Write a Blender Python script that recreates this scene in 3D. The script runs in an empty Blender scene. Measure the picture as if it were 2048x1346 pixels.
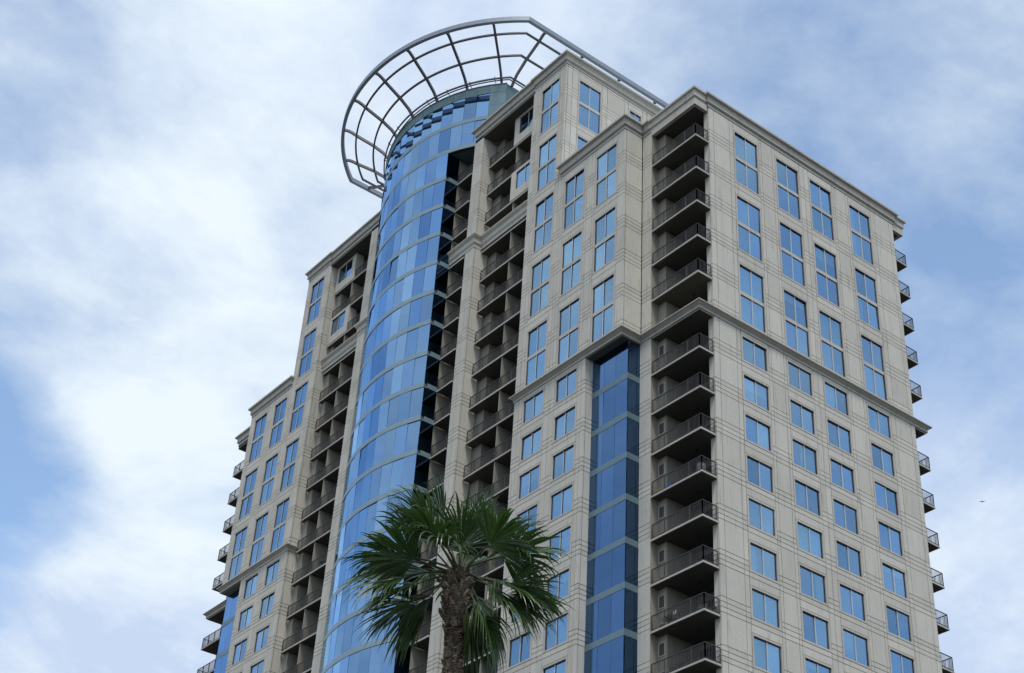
import bpy, bmesh, math, random
from mathutils import Vector, Matrix

SC = bpy.context.scene
COL = SC.collection
RAD = math.radians
rnd = random.Random(7)

# ------------------------------------------------------------------ camera
CAM = Vector((-58.0886, -61.1976, 1.6))
RT = Vector((0.78509500, -0.61694047, 0.05486616))
UP = Vector((-0.39310291, -0.42786736, 0.81387936))
FW = Vector((0.47863968, 0.66054067, 0.57843762))
F_PX = 3109.883
cam_data = bpy.data.cameras.new('camera')
cam = bpy.data.objects.new('camera', cam_data)
COL.objects.link(cam)
m = Matrix((RT, UP, -FW)).transposed().to_4x4()
m.translation = CAM
cam.matrix_world = m
cam_data.sensor_fit = 'HORIZONTAL'
cam_data.sensor_width = 36.0
cam_data.lens = F_PX / 2048 * 36.0
cam_data.clip_start = 0.5
cam_data.clip_end = 6000
SC.camera = cam


def pix(P):
    q = Vector(P) - CAM
    d = q.dot(FW)
    return 1024 + F_PX * q.dot(RT) / d, 673 - F_PX * q.dot(UP) / d, d


# ------------------------------------------------------------------ sky, sun, exposure
SUN_EL, SUN_AZ = 62.0, 236.0          # direction towards the sun (azimuth from +x, ccw)
world = bpy.data.worlds.new('World')
SC.world = world
world.use_nodes = True
nt = world.node_tree
nt.nodes.clear()


class NG:
    """small helper to write node graphs"""
    def __init__(s, tree): s.t = tree

    def n(s, typ, **kw):
        x = s.t.nodes.new(typ)
        for k, v in kw.items(): setattr(x, k, v)
        return x

    def link(s, a, b): s.t.links.new(a, b)

    def sock(s, x, inp):
        if isinstance(x, (int, float)): inp.default_value = x
        elif isinstance(x, (tuple, list)):
            inp.default_value = (*x, 1.0) if (len(x) == 3 and len(inp.default_value) == 4) else x
        else: s.link(x, inp)

    def math(s, op, a, b=0.0, c=None, clamp=False):
        x = s.n('ShaderNodeMath', operation=op, use_clamp=clamp)
        s.sock(a, x.inputs[0]); s.sock(b, x.inputs[1])
        if c is not None: s.sock(c, x.inputs[2])
        return x.outputs[0]

    def noise(s, vec, scale, detail=4.0, rough=0.55, dist=0.0):
        x = s.n('ShaderNodeTexNoise')
        if vec is not None: s.link(vec, x.inputs['Vector'])
        x.inputs['Scale'].default_value = scale
        x.inputs['Detail'].default_value = detail
        x.inputs['Roughness'].default_value = rough
        x.inputs['Distortion'].default_value = dist
        return x.outputs['Fac']

    def ramp(s, fac, stops):
        x = s.n('ShaderNodeValToRGB')
        s.link(fac, x.inputs['Fac'])
        el = x.color_ramp.elements
        while len(el) < len(stops): el.new(0.5)
        for e, (p, c) in zip(el, stops):
            e.position = p
            e.color = (c, c, c, 1) if isinstance(c, (int, float)) else (*c, 1)
        return x.outputs['Color']

    def mix(s, fac, a, b, mode='MIX'):
        x = s.n('ShaderNodeMix', data_type='RGBA', blend_type=mode)
        s.sock(fac, x.inputs[0]); s.sock(a, x.inputs[6]); s.sock(b, x.inputs[7])
        return x.outputs[2]

    def mapping(s, vec, scale=(1, 1, 1), loc=(0, 0, 0), rot=(0, 0, 0)):
        x = s.n('ShaderNodeMapping')
        s.link(vec, x.inputs[0])
        x.inputs['Location'].default_value = loc
        x.inputs['Rotation'].default_value = rot
        x.inputs['Scale'].default_value = scale
        return x.outputs[0]


g = NG(nt)
sky = g.n('ShaderNodeTexSky', sky_type='NISHITA')
sky.sun_disc = False
sky.sun_elevation = RAD(SUN_EL)
sky.sun_rotation = RAD(90.0 - SUN_AZ)
sky.air_density = 1.0
sky.dust_density = 0.6
sky.ozone_density = 2.0
tc = g.n('ShaderNodeTexCoord')
sep = g.n('ShaderNodeSeparateXYZ')
g.link(tc.outputs['Generated'], sep.inputs[0])
zc = g.math('MAXIMUM', g.math('ADD', sep.outputs[2], 0.18), 0.12)
comb = g.n('ShaderNodeCombineXYZ')
g.link(g.math('DIVIDE', sep.outputs[0], zc), comb.inputs[0])
g.link(g.math('DIVIDE', sep.outputs[1], zc), comb.inputs[1])
plane = comb.outputs[0]
big = g.noise(g.mapping(plane, loc=(-2.08, -3.69, 6.33), rot=(0, 0, 0.32)), 1.6, 6.0, 0.52, 0.3)
fine = g.noise(g.mapping(plane, scale=(1.0, 1.15, 1), loc=(4.1, 1.2, 3), rot=(0, 0, 0.5)), 8.0, 9.0, 0.64, 0.15)
mid = g.noise(g.mapping(plane, loc=(1.7, 8.2, 5.0), rot=(0, 0, 1.1)), 4.2, 8.0, 0.60, 0.2)
dens = g.math('MULTIPLY_ADD', big, 0.68, g.math('MULTIPLY_ADD', fine, 0.17, g.math('MULTIPLY', mid, 0.20)))
# breaks and banks of the cloud layer seen in the photograph (direction, reach, amount)
BANKS = [((0.225, 0.868, 0.445), 0.9950, -0.26), ((0.280, 0.800, 0.530), 0.985, 0.035), ((0.610, 0.430, 0.665), 0.960, -0.12),
         ((0.170, 0.730, 0.662), 0.955, 0.035), ((0.735, 0.500, 0.458), 0.975, 0.08),
         ((0.303, 0.857, 0.417), 0.985, 0.06)]
for dvec, lim, amp in BANKS:
    dp = g.n('ShaderNodeVectorMath', operation='DOT_PRODUCT')
    g.link(tc.outputs['Generated'], dp.inputs[0])
    dp.inputs[1].default_value = Vector(dvec).normalized()
    mr = g.n('ShaderNodeMapRange', interpolation_type='SMOOTHSTEP')
    g.link(dp.outputs['Value'], mr.inputs[0])
    mr.inputs[1].default_value = lim
    mr.inputs[2].default_value = 1.0
    dens = g.math('MULTIPLY_ADD', mr.outputs[0], amp, dens)
cov = g.ramp(dens, [(0.40, 0.06), (0.47, 0.36), (0.545, 0.80), (0.60, 1.0)])
shade = g.noise(g.mapping(plane, loc=(7.7, 2.2, 1.0)), 3.4, 9.0, 0.62, 0.2)
cloud_col = g.mix(g.ramp(shade, [(0.38, 0.0), (0.60, 1.0)]), (4.7, 5.65, 7.35), (6.9, 7.7, 8.35))
blue = g.mix(1.0, sky.outputs['Color'], (1.95, 1.98, 1.9), 'MULTIPLY')
col = g.mix(cov, blue, cloud_col)
bg = g.n('ShaderNodeBackground')
g.link(col, bg.inputs['Color'])
bg.inputs['Strength'].default_value = 0.108
wo = g.n('ShaderNodeOutputWorld')
g.link(bg.outputs[0], wo.inputs['Surface'])

sd = bpy.data.lights.new('sun', 'SUN')
sd.energy = 2.1
sd.angle = RAD(14)
sd.color = (1.0, 0.97, 0.92)
sun = bpy.data.objects.new('sun', sd)
COL.objects.link(sun)
sdir = Vector((math.cos(RAD(SUN_EL)) * math.cos(RAD(SUN_AZ)), math.cos(RAD(SUN_EL)) * math.sin(RAD(SUN_AZ)), math.sin(RAD(SUN_EL))))
sun.rotation_euler = (-sdir).to_track_quat('-Z', 'Y').to_euler()
sun.location = (0, 0, 200)

SC.view_settings.view_transform = 'Standard'
SC.view_settings.look = 'None'
SC.view_settings.exposure = 0.20
SC.view_settings.gamma = 1.0
SC.view_settings.use_curve_mapping = False
SC.render.engine = 'CYCLES'
SC.cycles.max_bounces = 8
SC.cycles.diffuse_bounces = 3
SC.cycles.transparent_max_bounces = 12

# ------------------------------------------------------------------ materials
def new_mat(name):
    mt = bpy.data.materials.new(name)
    mt.use_nodes = True
    t = mt.node_tree
    t.nodes.clear()
    gg = NG(t)
    out = gg.n('ShaderNodeOutputMaterial')
    return mt, gg, out


def principled(gg, out, col, rough=0.6, metal=0.0, spec=0.5):
    p = gg.n('ShaderNodeBsdfPrincipled')
    gg.sock(col, p.inputs['Base Color'])
    gg.sock(rough, p.inputs['Roughness'])
    gg.sock(metal, p.inputs['Metallic'])
    p.inputs['Specular IOR Level'].default_value = spec
    gg.link(p.outputs[0], out.inputs['Surface'])
    return p


def bump(gg, p, height, strength=0.3, dist=0.02):
    b = gg.n('ShaderNodeBump')
    b.inputs['Strength'].default_value = strength
    b.inputs['Distance'].default_value = dist
    gg.link(height, b.inputs['Height'])
    gg.link(b.outputs[0], p.inputs['Normal'])


def concrete(name, base, var=0.10, rough=0.85, streak=0.10, objrand=0.075, tint=(1.0, 0.97, 0.93)):
    mt, gg, out = new_mat(name)
    geo = gg.n('ShaderNodeNewGeometry')
    pos = geo.outputs['Position']
    n1 = gg.noise(pos, 0.45, 5, 0.6, 0.4)
    n2 = gg.noise(pos, 6.0, 5, 0.65)
    n3 = gg.noise(gg.mapping(pos, scale=(1.1, 1.1, 0.10)), 1.6, 4, 0.6)
    n4 = gg.noise(pos, 38.0, 2, 0.5)
    oi = gg.n('ShaderNodeObjectInfo')
    v = gg.math('MULTIPLY_ADD', n1, var * 2.0, 1.0 - var)
    v = gg.math('MULTIPLY', v, gg.math('MULTIPLY_ADD', n2, 0.22, 0.89))
    v = gg.math('MULTIPLY', v, gg.math('MULTIPLY_ADD', n4, 0.16, 0.92))
    st = gg.ramp(n3, [(0.28, 1.0 - streak), (0.46, 1.0), (1.0, 1.0)])
    v = gg.math('MULTIPLY', v, st)
    pr = gg.math('FRACT', gg.math('ADD', oi.outputs['Random'], geo.outputs['Random Per Island']))
    v = gg.math('MULTIPLY', v, gg.math('MULTIPLY_ADD', pr, objrand * 2, 1.0 - objrand))
    # pale and dark water marks of their own shape
    n5 = gg.noise(gg.mapping(pos, scale=(3.2, 3.2, 0.32), loc=(3, 1, 7)), 1.3, 6, 0.7, 0.3)
    v = gg.math('MULTIPLY', v, gg.ramp(n5, [(0.32, 0.76), (0.44, 0.99), (0.60, 1.0), (0.74, 1.08)]))
    warm = gg.mix(n1, base, tuple(b * t for b, t in zip(base, tint)))
    colr = gg.mix(1.0, warm, v, 'MULTIPLY')
    p = principled(gg, out, colr, rough, 0.0, 0.3)
    bump(gg, p, n2, 0.25, 0.01)
    return mt


def plain(name, base, rough=0.6, metal=0.0, var=0.12, scale=3.0, spec=0.5):
    mt, gg, out = new_mat(name)
    geo = gg.n('ShaderNodeNewGeometry')
    n1 = gg.noise(geo.outputs['Position'], scale, 4, 0.6)
    colr = gg.mix(1.0, base, gg.math('MULTIPLY_ADD', n1, var * 2, 1 - var), 'MULTIPLY')
    principled(gg, out, colr, rough, metal, spec)
    return mt


def coated_glass(name, refl, trans, f0, f1, rough=0.012, wave=0.004, var=0.20):
    """reflective coated glazing: part mirror (more at grazing angles), part tinted see-through"""
    mt, gg, out = new_mat(name)
    geo = gg.n('ShaderNodeNewGeometry')
    oi = gg.n('ShaderNodeObjectInfo')
    gl = gg.n('ShaderNodeBsdfGlossy')
    gg.sock(gg.mix(1.0, refl, gg.math('MULTIPLY_ADD', oi.outputs['Random'], var, 1.02 - var * 0.6), 'MULTIPLY'), gl.inputs['Color'])
    gl.inputs['Roughness'].default_value = rough
    tr = gg.n('ShaderNodeBsdfTransparent')
    tr.inputs['Color'].default_value = (*trans, 1)
    lw = gg.n('ShaderNodeLayerWeight')
    lw.inputs['Blend'].default_value = 0.5
    f = gg.math('MULTIPLY_ADD', gg.math('POWER', lw.outputs['Facing'], 1.7), f1, f0, clamp=True)
    ms = gg.n('ShaderNodeMixShader')
    gg.link(f, ms.inputs[0]); gg.link(tr.outputs[0], ms.inputs[1]); gg.link(gl.outputs[0], ms.inputs[2])
    gg.link(ms.outputs[0], out.inputs['Surface'])
    b = gg.n('ShaderNodeBump')
    b.inputs['Strength'].default_value = 0.25
    b.inputs['Distance'].default_value = wave
    gg.link(gg.noise(geo.outputs['Position'], 0.9, 1, 0.4), b.inputs['Height'])
    gg.link(b.outputs[0], gl.inputs['Normal'])
    return mt


M = {}
M['panel'] = concrete('precast_concrete', (0.50, 0.475, 0.415))
M['trim'] = concrete('cornice_concrete', (0.45, 0.425, 0.37), streak=0.16)
M['belt'] = concrete('weathered_belt', (0.40, 0.375, 0.32), var=0.16, streak=0.2)
M['surround'] = concrete('window_surround', (0.46, 0.42, 0.37), streak=0.05)
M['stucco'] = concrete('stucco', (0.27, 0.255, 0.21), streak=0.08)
M['soffit'] = concrete('shade_tinted_soffit', (0.085, 0.082, 0.068), streak=0.0)  # shade under slabs and ceilings is put into this dark colour
M['slab'] = concrete('slab_concrete', (0.42, 0.40, 0.345), streak=0.05)
M['bounce_sheet'] = plain('dark_bounce_sheet', (0.05, 0.045, 0.04), 0.8)  # unseen dark layer added on the slabs to cut bounced light
M['joint'] = plain('joint_sealant', (0.05, 0.042, 0.036), 0.9)
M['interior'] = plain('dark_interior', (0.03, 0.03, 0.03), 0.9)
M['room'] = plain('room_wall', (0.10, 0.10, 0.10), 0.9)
M['frame'] = plain('aluminium_frame', (0.50, 0.50, 0.49), 0.45, 0.3)
M['gasket'] = plain('dark_gasket', (0.03, 0.025, 0.025), 0.6)
M['rail'] = plain('bronze_railing', (0.045, 0.038, 0.034), 0.5, 0.0)
M['louver'] = plain('louver_metal', (0.085, 0.075, 0.065), 0.55)
M['steel'] = plain('grey_painted_steel', (0.24, 0.265, 0.30), 0.45, 0.1, spec=0.5)
M['steel_dark'] = plain('dark_steel', (0.075, 0.072, 0.08), 0.5, 0.1)  # darker tone for the inner rings and spokes
M['spandrel'] = plain('spandrel_metal', (0.22, 0.30, 0.32), 0.38, 0.35)
M['bay_spandrel'] = plain('bay_spandrel_metal', (0.13, 0.195, 0.225), 0.38, 0.3)
M['cladding'] = plain('teal_metal_cladding', (0.125, 0.19, 0.205), 0.42, 0.4)
M['curtain'] = plain('curtain', (0.74, 0.78, 0.78), 0.9)
M['glass'] = coated_glass('window_glass', (0.42, 0.62, 0.81), (0.72, 0.86, 0.90), 0.30, 0.62, var=0.34)
M['drum_glass'] = coated_glass('drum_glass', (0.37, 0.60, 0.88), (0.14, 0.26, 0.34), 0.46, 0.6, wave=0.003, var=0.40)
M['bay_glass'] = coated_glass('bay_glass', (0.27, 0.49, 0.86), (0.06, 0.14, 0.16), 0.015, 1.45)
M['flashing'] = plain('white_flashing', (0.62, 0.68, 0.70), 0.4)
M['asphalt'] = plain('asphalt', (0.055, 0.055, 0.055), 0.9)
M['dark_cloth'] = plain('dark_furniture', (0.03, 0.03, 0.035), 0.7)
M['white_cloth'] = plain('pale_cushion', (0.7, 0.68, 0.62), 0.8)
M['clay'] = plain('grey_planter', (0.22, 0.21, 0.18), 0.85)
M['leafy'] = plain('potted_leaves', (0.05, 0.09, 0.04), 0.6)
M['blue'] = plain('blue_cushion', (0.03, 0.05, 0.16), 0.8)
M['bird'] = plain('bird_feathers', (0.03, 0.03, 0.03), 0.8)


def frond_mat():
    mt, gg, out = new_mat('palm_frond')
    geo = gg.n('ShaderNodeNewGeometry')
    oi = gg.n('ShaderNodeObjectInfo')
    n1 = gg.noise(geo.outputs['Position'], 9.0, 3, 0.6)
    c = gg.mix(n1, (0.018, 0.045, 0.014), (0.105, 0.165, 0.048))
    c = gg.mix(1.0, c, gg.math('MULTIPLY_ADD', oi.outputs['Random'], 0.6, 0.7), 'MULTIPLY')
    p = principled(gg, out, c, 0.30, 0.0, 0.6)
    tl = gg.n('ShaderNodeBsdfTranslucent')
    tl.inputs['Color'].default_value = (0.05, 0.11, 0.02, 1)
    ms = gg.n('ShaderNodeMixShader')
    ms.inputs[0].default_value = 0.24
    gg.link(p.outputs[0], ms.inputs[1]); gg.link(tl.outputs[0], ms.inputs[2])
    gg.link(ms.outputs[0], out.inputs['Surface'])
    return mt


def bark_mat(name, a, b, sc):
    mt, gg, out = new_mat(name)
    geo = gg.n('ShaderNodeNewGeometry')
    oi = gg.n('ShaderNodeObjectInfo')
    n1 = gg.noise(gg.mapping(geo.outputs['Position'], scale=(1, 1, 2.2)), sc, 5, 0.7)
    c = gg.mix(gg.ramp(n1, [(0.35, 0.0), (0.68, 1.0)]), a, b)
    c = gg.mix(1.0, c, gg.math('MULTIPLY_ADD', oi.outputs['Random'], 0.9, 0.55), 'MULTIPLY')
    p = principled(gg, out, c, 0.9, 0.0, 0.2)
    bump(gg, p, n1, 0.8, 0.03)
    return mt


M['frond'] = frond_mat()
M['dead_frond'] = bark_mat('dry_frond', (0.10, 0.075, 0.03), (0.20, 0.16, 0.07), 10)
M['petiole'] = plain('petiole', (0.075, 0.085, 0.035), 0.5)
M['bark'] = bark_mat('palm_bark', (0.035, 0.020, 0.016), (0.13, 0.075, 0.055), 16)
M['boot'] = bark_mat('leaf_base', (0.035, 0.028, 0.02), (0.30, 0.24, 0.175), 14)

# ------------------------------------------------------------------ mesh helpers
YM = 68.86          # the block is symmetrical: y -> YM - y
XM = 27.15          # corner balconies of the right hand face: x -> XM - x


def mp(p, mir):
    x, y, z = p
    if 'y' in mir: y = YM - y
    if 'x' in mir: x = XM - x
    return (x, y, z)


class MB:
    def __init__(s): s.v = []; s.f = []; s.mi = []; s.mats = []

    def mat(s, m_):
        if m_ not in s.mats: s.mats.append(m_)
        return s.mats.index(m_)

    def box(s, x0, x1, y0, y1, z0, z1, mat='panel', mir=''):
        a = mp((x0, y0, z0), mir); b = mp((x1, y1, z1), mir)
        lo = [min(p, q) for p, q in zip(a, b)]; hi = [max(p, q) for p, q in zip(a, b)]
        i = len(s.v)
        s.v += [(lo[0], lo[1], lo[2]), (hi[0], lo[1], lo[2]), (hi[0], hi[1], lo[2]), (lo[0], hi[1], lo[2]),
                (lo[0], lo[1], hi[2]), (hi[0], lo[1], hi[2]), (hi[0], hi[1], hi[2]), (lo[0], hi[1], hi[2])]
        s.f += [(i, i + 3, i + 2, i + 1), (i + 4, i + 5, i + 6, i + 7), (i, i + 1, i + 5, i + 4),
                (i + 1, i + 2, i + 6, i + 5), (i + 2, i + 3, i + 7, i + 6), (i + 3, i, i + 4, i + 7)]
        s.mi += [s.mat(mat)] * 6

    def poly_prism(s, pts, z0, z1, mat='panel', mir=''):
        n = len(pts); i = len(s.v)
        s.v += [mp((x, y, z0), mir) for x, y in pts] + [mp((x, y, z1), mir) for x, y in pts]
        s.f += [tuple(i + k for k in range(n - 1, -1, -1)), tuple(i + n + k for k in range(n))]
        s.f += [(i + k, i + (k + 1) % n, i + n + (k + 1) % n, i + n + k) for k in range(n)]
        s.mi += [s.mat(mat)] * (n + 2)

    def beam(s, a, b, w, h, mat, up=(0, 0, 1)):
        a = Vector(a); b = Vector(b); d = (b - a).normalized()
        sd_ = d.cross(Vector(up)); sd_ = sd_.normalized() if sd_.length > 1e-6 else Vector((1, 0, 0))
        u = sd_.cross(d).normalized()
        i = len(s.v)
        for p in (a, b):
            for sx, sz in ((-1, -1), (1, -1), (1, 1), (-1, 1)):
                s.v.append(tuple(p + sd_ * (sx * w / 2) + u * (sz * h / 2)))
        s.f += [(i, i + 1, i + 2, i + 3), (i + 7, i + 6, i + 5, i + 4)]
        s.f += [(i + k, i + 4 + k, i + 4 + (k + 1) % 4, i + (k + 1) % 4) for k in range(4)]
        s.mi += [s.mat(mat)] * 6

    def tube(s, pts, radii, mat, n=8, up=(0, 0, 1), cap=True, sx=1.0, sy=1.0):
        pts = [Vector(p) for p in pts]
        if isinstance(radii, (int, float)): radii = [radii] * len(pts)
        i0 = len(s.v)
        for k, p in enumerate(pts):
            d = (pts[min(k + 1, len(pts) - 1)] - pts[max(k - 1, 0)]).normalized()
            a = d.cross(Vector(up))
            a = a.normalized() if a.length > 1e-4 else Vector((1, 0, 0))
            b = a.cross(d).normalized()
            for j in range(n):
                t = 2 * math.pi * (j + 0.5) / n
                s.v.append(tuple(p + a * (math.cos(t) * radii[k] * sx) + b * (math.sin(t) * radii[k] * sy)))
        for k in range(len(pts) - 1):
            for j in range(n):
                s.f.append((i0 + k * n + j, i0 + k * n + (j + 1) % n, i0 + (k + 1) * n + (j + 1) % n, i0 + (k + 1) * n + j))
                s.mi.append(s.mat(mat))
        if cap:
            s.f += [tuple(i0 + j for j in range(n - 1, -1, -1)), tuple(i0 + (len(pts) - 1) * n + j for j in range(n))]
            s.mi += [s.mat(mat)] * 2

    def sweep(s, path, profile, mat, mir='', zoff=0.0):
        """closed profile [(outward d, z)] along plan path, outward = right of heading, mitred"""
        P = [Vector((x, y)) for x, y in path]
        n = len(P); m_ = len(profile); i0 = len(s.v)
        for k in range(n):
            def nrm(a, b):
                d = (b - a).normalized(); return Vector((d.y, -d.x))
            if k == 0: off = nrm(P[0], P[1])
            elif k == n - 1: off = nrm(P[-2], P[-1])
            else:
                n1 = nrm(P[k - 1], P[k]); n2 = nrm(P[k], P[k + 1])
                off = (n1 + n2) / (1 + n1.dot(n2))
            for d, z in profile:
                q = P[k] + off * d
                s.v.append(mp((q.x, q.y, z + zoff), mir))
        for k in range(n - 1):
            for j in range(m_):
                s.f.append((i0 + k * m_ + j, i0 + k * m_ + (j + 1) % m_, i0 + (k + 1) * m_ + (j + 1) % m_, i0 + (k + 1) * m_ + j))
                s.mi.append(s.mat(mat))
        s.f += [tuple(i0 + j for j in range(m_)), tuple(i0 + (n - 1) * m_ + j for j in range(m_ - 1, -1, -1))]
        s.mi += [s.mat(mat)] * 2

    def mesh(s, name, fix=False):
        me = bpy.data.meshes.new(name)
        me.from_pydata(s.v, [], s.f)
        for m_ in s.mats: me.materials.append(M[m_])
        me.polygons.foreach_set('material_index', s.mi)
        if fix:
            bm = bmesh.new(); bm.from_mesh(me)
            bmesh.ops.recalc_face_normals(bm, faces=bm.faces)
            bm.to_mesh(me); bm.free()
        me.update()
        return me

    def build(s, name, parent=None, fix=False, loc=None):
        me = s.mesh(name, fix)
        return link(name, me, parent, loc)


def link(name, me, parent=None, loc=None, rotz=0.0):
    o = bpy.data.objects.new(name, me)
    COL.objects.link(o)
    if loc is not None: o.location = loc
    if rotz: o.rotation_euler = (0, 0, rotz)
    if parent is not None: o.parent = parent
    return o


def tag(o, label=None, cat=None, group=None, kind=None):
    if label: o['label'] = label
    if cat: o['category'] = cat
    if group: o['group'] = group
    if kind: o['kind'] = kind
    return o


def empty(name, loc=(0, 0, 0), rotz=0.0):
    o = bpy.data.objects.new(name, None)
    COL.objects.link(o)
    o.location = loc
    o.rotation_euler = (0, 0, rotz)
    return o


# ------------------------------------------------------------------ ground
gm = MB()
gm.poly_prism([(-3000, -3000), (3000, -3000), (3000, 3000), (-3000, 3000)], -0.5, 0.0, 'asphalt')
tag(gm.build('ground', fix=True), kind='structure')

# ------------------------------------------------------------------ the tower
T = empty('apartment_tower', (0, 0, 0))
tag(T, 'tall cream concrete apartment tower with a blue glass drum and steel ring crown', 'building')

H = 3.2
ZL = 81.05                      # underside of a reference balcony slab; others every 3.2 m
NLOW = 12                       # storeys modelled below the belt (the rest lies far below the picture)
ZB = 65.65                      # belt course
ZR = 85.85                      # main roof cornice top
ZT = 98.85                      # tall roof cornice top
ZBOT = 26.0

LINES = [0.39, 0.74, 1.09, 1.44]


def zlines(z0, z1):
    out = []
    for k in range(-8, 30):
        for l in LINES:
            z = ZL - H * k + l
            if z0 + 0.25 < z < z1 - 0.25: out.append(z)
    return sorted(out)


PANELS = {}      # wall key -> list of boxes


def add_panel(wall, kind, plane, sa, sb, za, zb, t, mir):
    G = 0.022
    sa += G; sb -= G; za += G; zb -= G
    if sb - sa < 0.04 or zb - za < 0.04: return
    if kind == 'L': bx = (plane, plane + t, sa, sb, za, zb)
    elif kind == 'R': bx = (sa, sb, plane, plane + t, za, zb)
    else: bx = (sa, sb, plane - t, plane, za, zb)
    PANELS.setdefault(wall, []).append((kind, bx, mir))


def facade(wall, kind, plane, strips, z0, z1, t=0.15, mirs=('', 'y'), back=True):
    """strips: list of (s0, s1, mode, cuts / openings)
       mode 'lines' -> every scored line; list of (za, zb) openings -> window strip"""
    for mir in mirs:
        w = wall[mir]
        for sa, sb, spec in strips:
            if spec == 'lines':
                zs = [z0] + zlines(z0, z1) + [z1]
                cells = list(zip(zs[:-1], zs[1:]))
            elif spec == 'plain':
                cells = [(z0, z1)]
            else:
                cells = []
                zc_ = z1
                for (a, b) in sorted(spec, reverse=True):      # top first
                    if zc_ - b > 0.05: cells.append((b, zc_))
                    zc_ = a
                cells.append((z0, zc_))
                out = []
                for a, b in cells:
                    zl = [z for z in zlines(a, b) if abs((z - ZL) % H - 0.39) < 0.02] if (b - a) < 3.4 else zlines(a, b)
                    zs = [a] + zl + [b]
                    out += list(zip(zs[:-1], zs[1:]))
                cells = out
            for a, b in cells:
                add_panel(w['key'], kind, plane, sa, sb, a, b, t, mir)
            if back:
                # sealant backing behind the joints
                if isinstance(spec, str): runs = [(z0, z1)]
                else:
                    runs = []; zc_ = z1
                    for (a, b) in sorted(spec, reverse=True):
                        if zc_ - b > 0.05: runs.append((b, zc_))
                        zc_ = a
                    runs.append((z0, zc_))
                for a, b in runs:
                    if kind == 'L': w['mb'].box(plane + 0.05, plane + t + 0.08, sa + 0.06, sb - 0.06, a, b, 'joint', mir)
                    elif kind == 'R': w['mb'].box(sa + 0.06, sb - 0.06, plane + 0.05, plane + t + 0.08, a, b, 'joint', mir)
                    else: w['mb'].box(sa + 0.06, sb - 0.06, plane - t - 0.08, plane - 0.05, a, b, 'joint', mir)
        # thin joint filler across strip seams
    return


WALLS = {}


def wall_pair(name, mirs=('', 'y')):
    d = {}
    for mir in mirs:
        key = (name, mir)
        WALLS[key] = {'key': key, 'mb': MB()}
        d[mir] = WALLS[key]
    return d


SUR = 0.16


def pier(a, b, narrow=0.28):
    """strips of a pier from a to b: narrow | wide | narrow (wide only if there is room)"""
    w = b - a
    if w < 0.7: return [(a, b, 'lines')]
    if w < 1.2: return [(a, a + w * 0.5, 'lines'), (a + w * 0.5, b, 'lines')]
    return [(a, a + narrow, 'lines'), (a + narrow, b - narrow, 'lines'), (b - narrow, b, 'lines')]


def window_strips(edges, cols, openings, first=None, last=None):
    """edges (s0, s1); cols: list of (sa, sb) glass extents; openings per column incl. surround"""
    out = []
    cur = edges[0]
    for i, (a, b) in enumerate(cols):
        if i == 0 and first: out += first
        else: out += pier(cur, a - SUR)
        out.append((a - SUR, b + SUR, openings[i]))
        cur = b + SUR
    if last: out += last
    else: out += pier(cur, edges[1])
    return out


WIN = []      # (kind, plane, s0, s1, z0, z1, rows, mir)
ZU, HU, ZS, HS = 83.88, 4.99, 64.724, 1.961


def dbl(rows): return [(ZU - 2 * H * r - HU, ZU - 2 * H * r) for r in rows]
def sgl(rows): return [(ZS - H * r - HS, ZS - H * r) for r in rows]
def opn(l): return [(a - SUR, b + SUR) for a, b in l]


def add_windows(kind, plane, cols, rows, n, mirs=('', 'y')):
    for (a, b), rr in zip(cols, rows):
        for (za, zb) in rr:
            for mir in mirs:
                WIN.append((kind, plane, a, b, za, zb, n, mir))


# ---- right hand face (y = 0, x 3.15 .. 24.0)
RX = [5.872, 10.374, 14.124, 18.683]
colsU = [(x, x + 2.41) for x in RX]
colsS = [(x + 0.015, x + 2.39) for x in RX]
wr = wall_pair('right_face', ('',))
first = [(3.15, 3.66, 'lines'), (3.66, 5.30, 'lines'), (5.30, 5.872 - SUR, 'lines')]
last = [(21.09 + SUR, 21.72, 'lines'), (21.72, 23.5, 'lines'), (23.5, 24.0, 'lines')]
du = dbl([0, 1, 2]); ss = sgl(range(0, NLOW))
facade(wr, 'R', 0.0, window_strips((3.15, 24.0), colsU, [opn(du)] * 4, first, last), ZB - 0.05, 84.72, mirs=('',))
facade(wr, 'R', 0.0, window_strips((3.15, 24.0), colsS, [opn(ss)] * 4, first, last), ZBOT, ZB - 0.45, mirs=('',))
add_windows('R', 0.0, colsU, [du] * 4, 2, ('',))
add_windows('R', 0.0, colsS, [ss] * 4, 1, ('',))
# column return towards the corner balcony (faces -x) and its twin at the far end
for mirs in (('',), ('x',)):
    wc = wall_pair('column_return' + mirs[0], mirs)
    facade(wc, 'L', 3.15, [(0.17, 0.55, 'lines')], ZB - 0.05, 84.72, mirs=mirs)
    facade(wc, 'L', 3.15, [(0.17, 0.55, 'lines')], ZBOT, ZB - 0.45, mirs=mirs)

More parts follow.
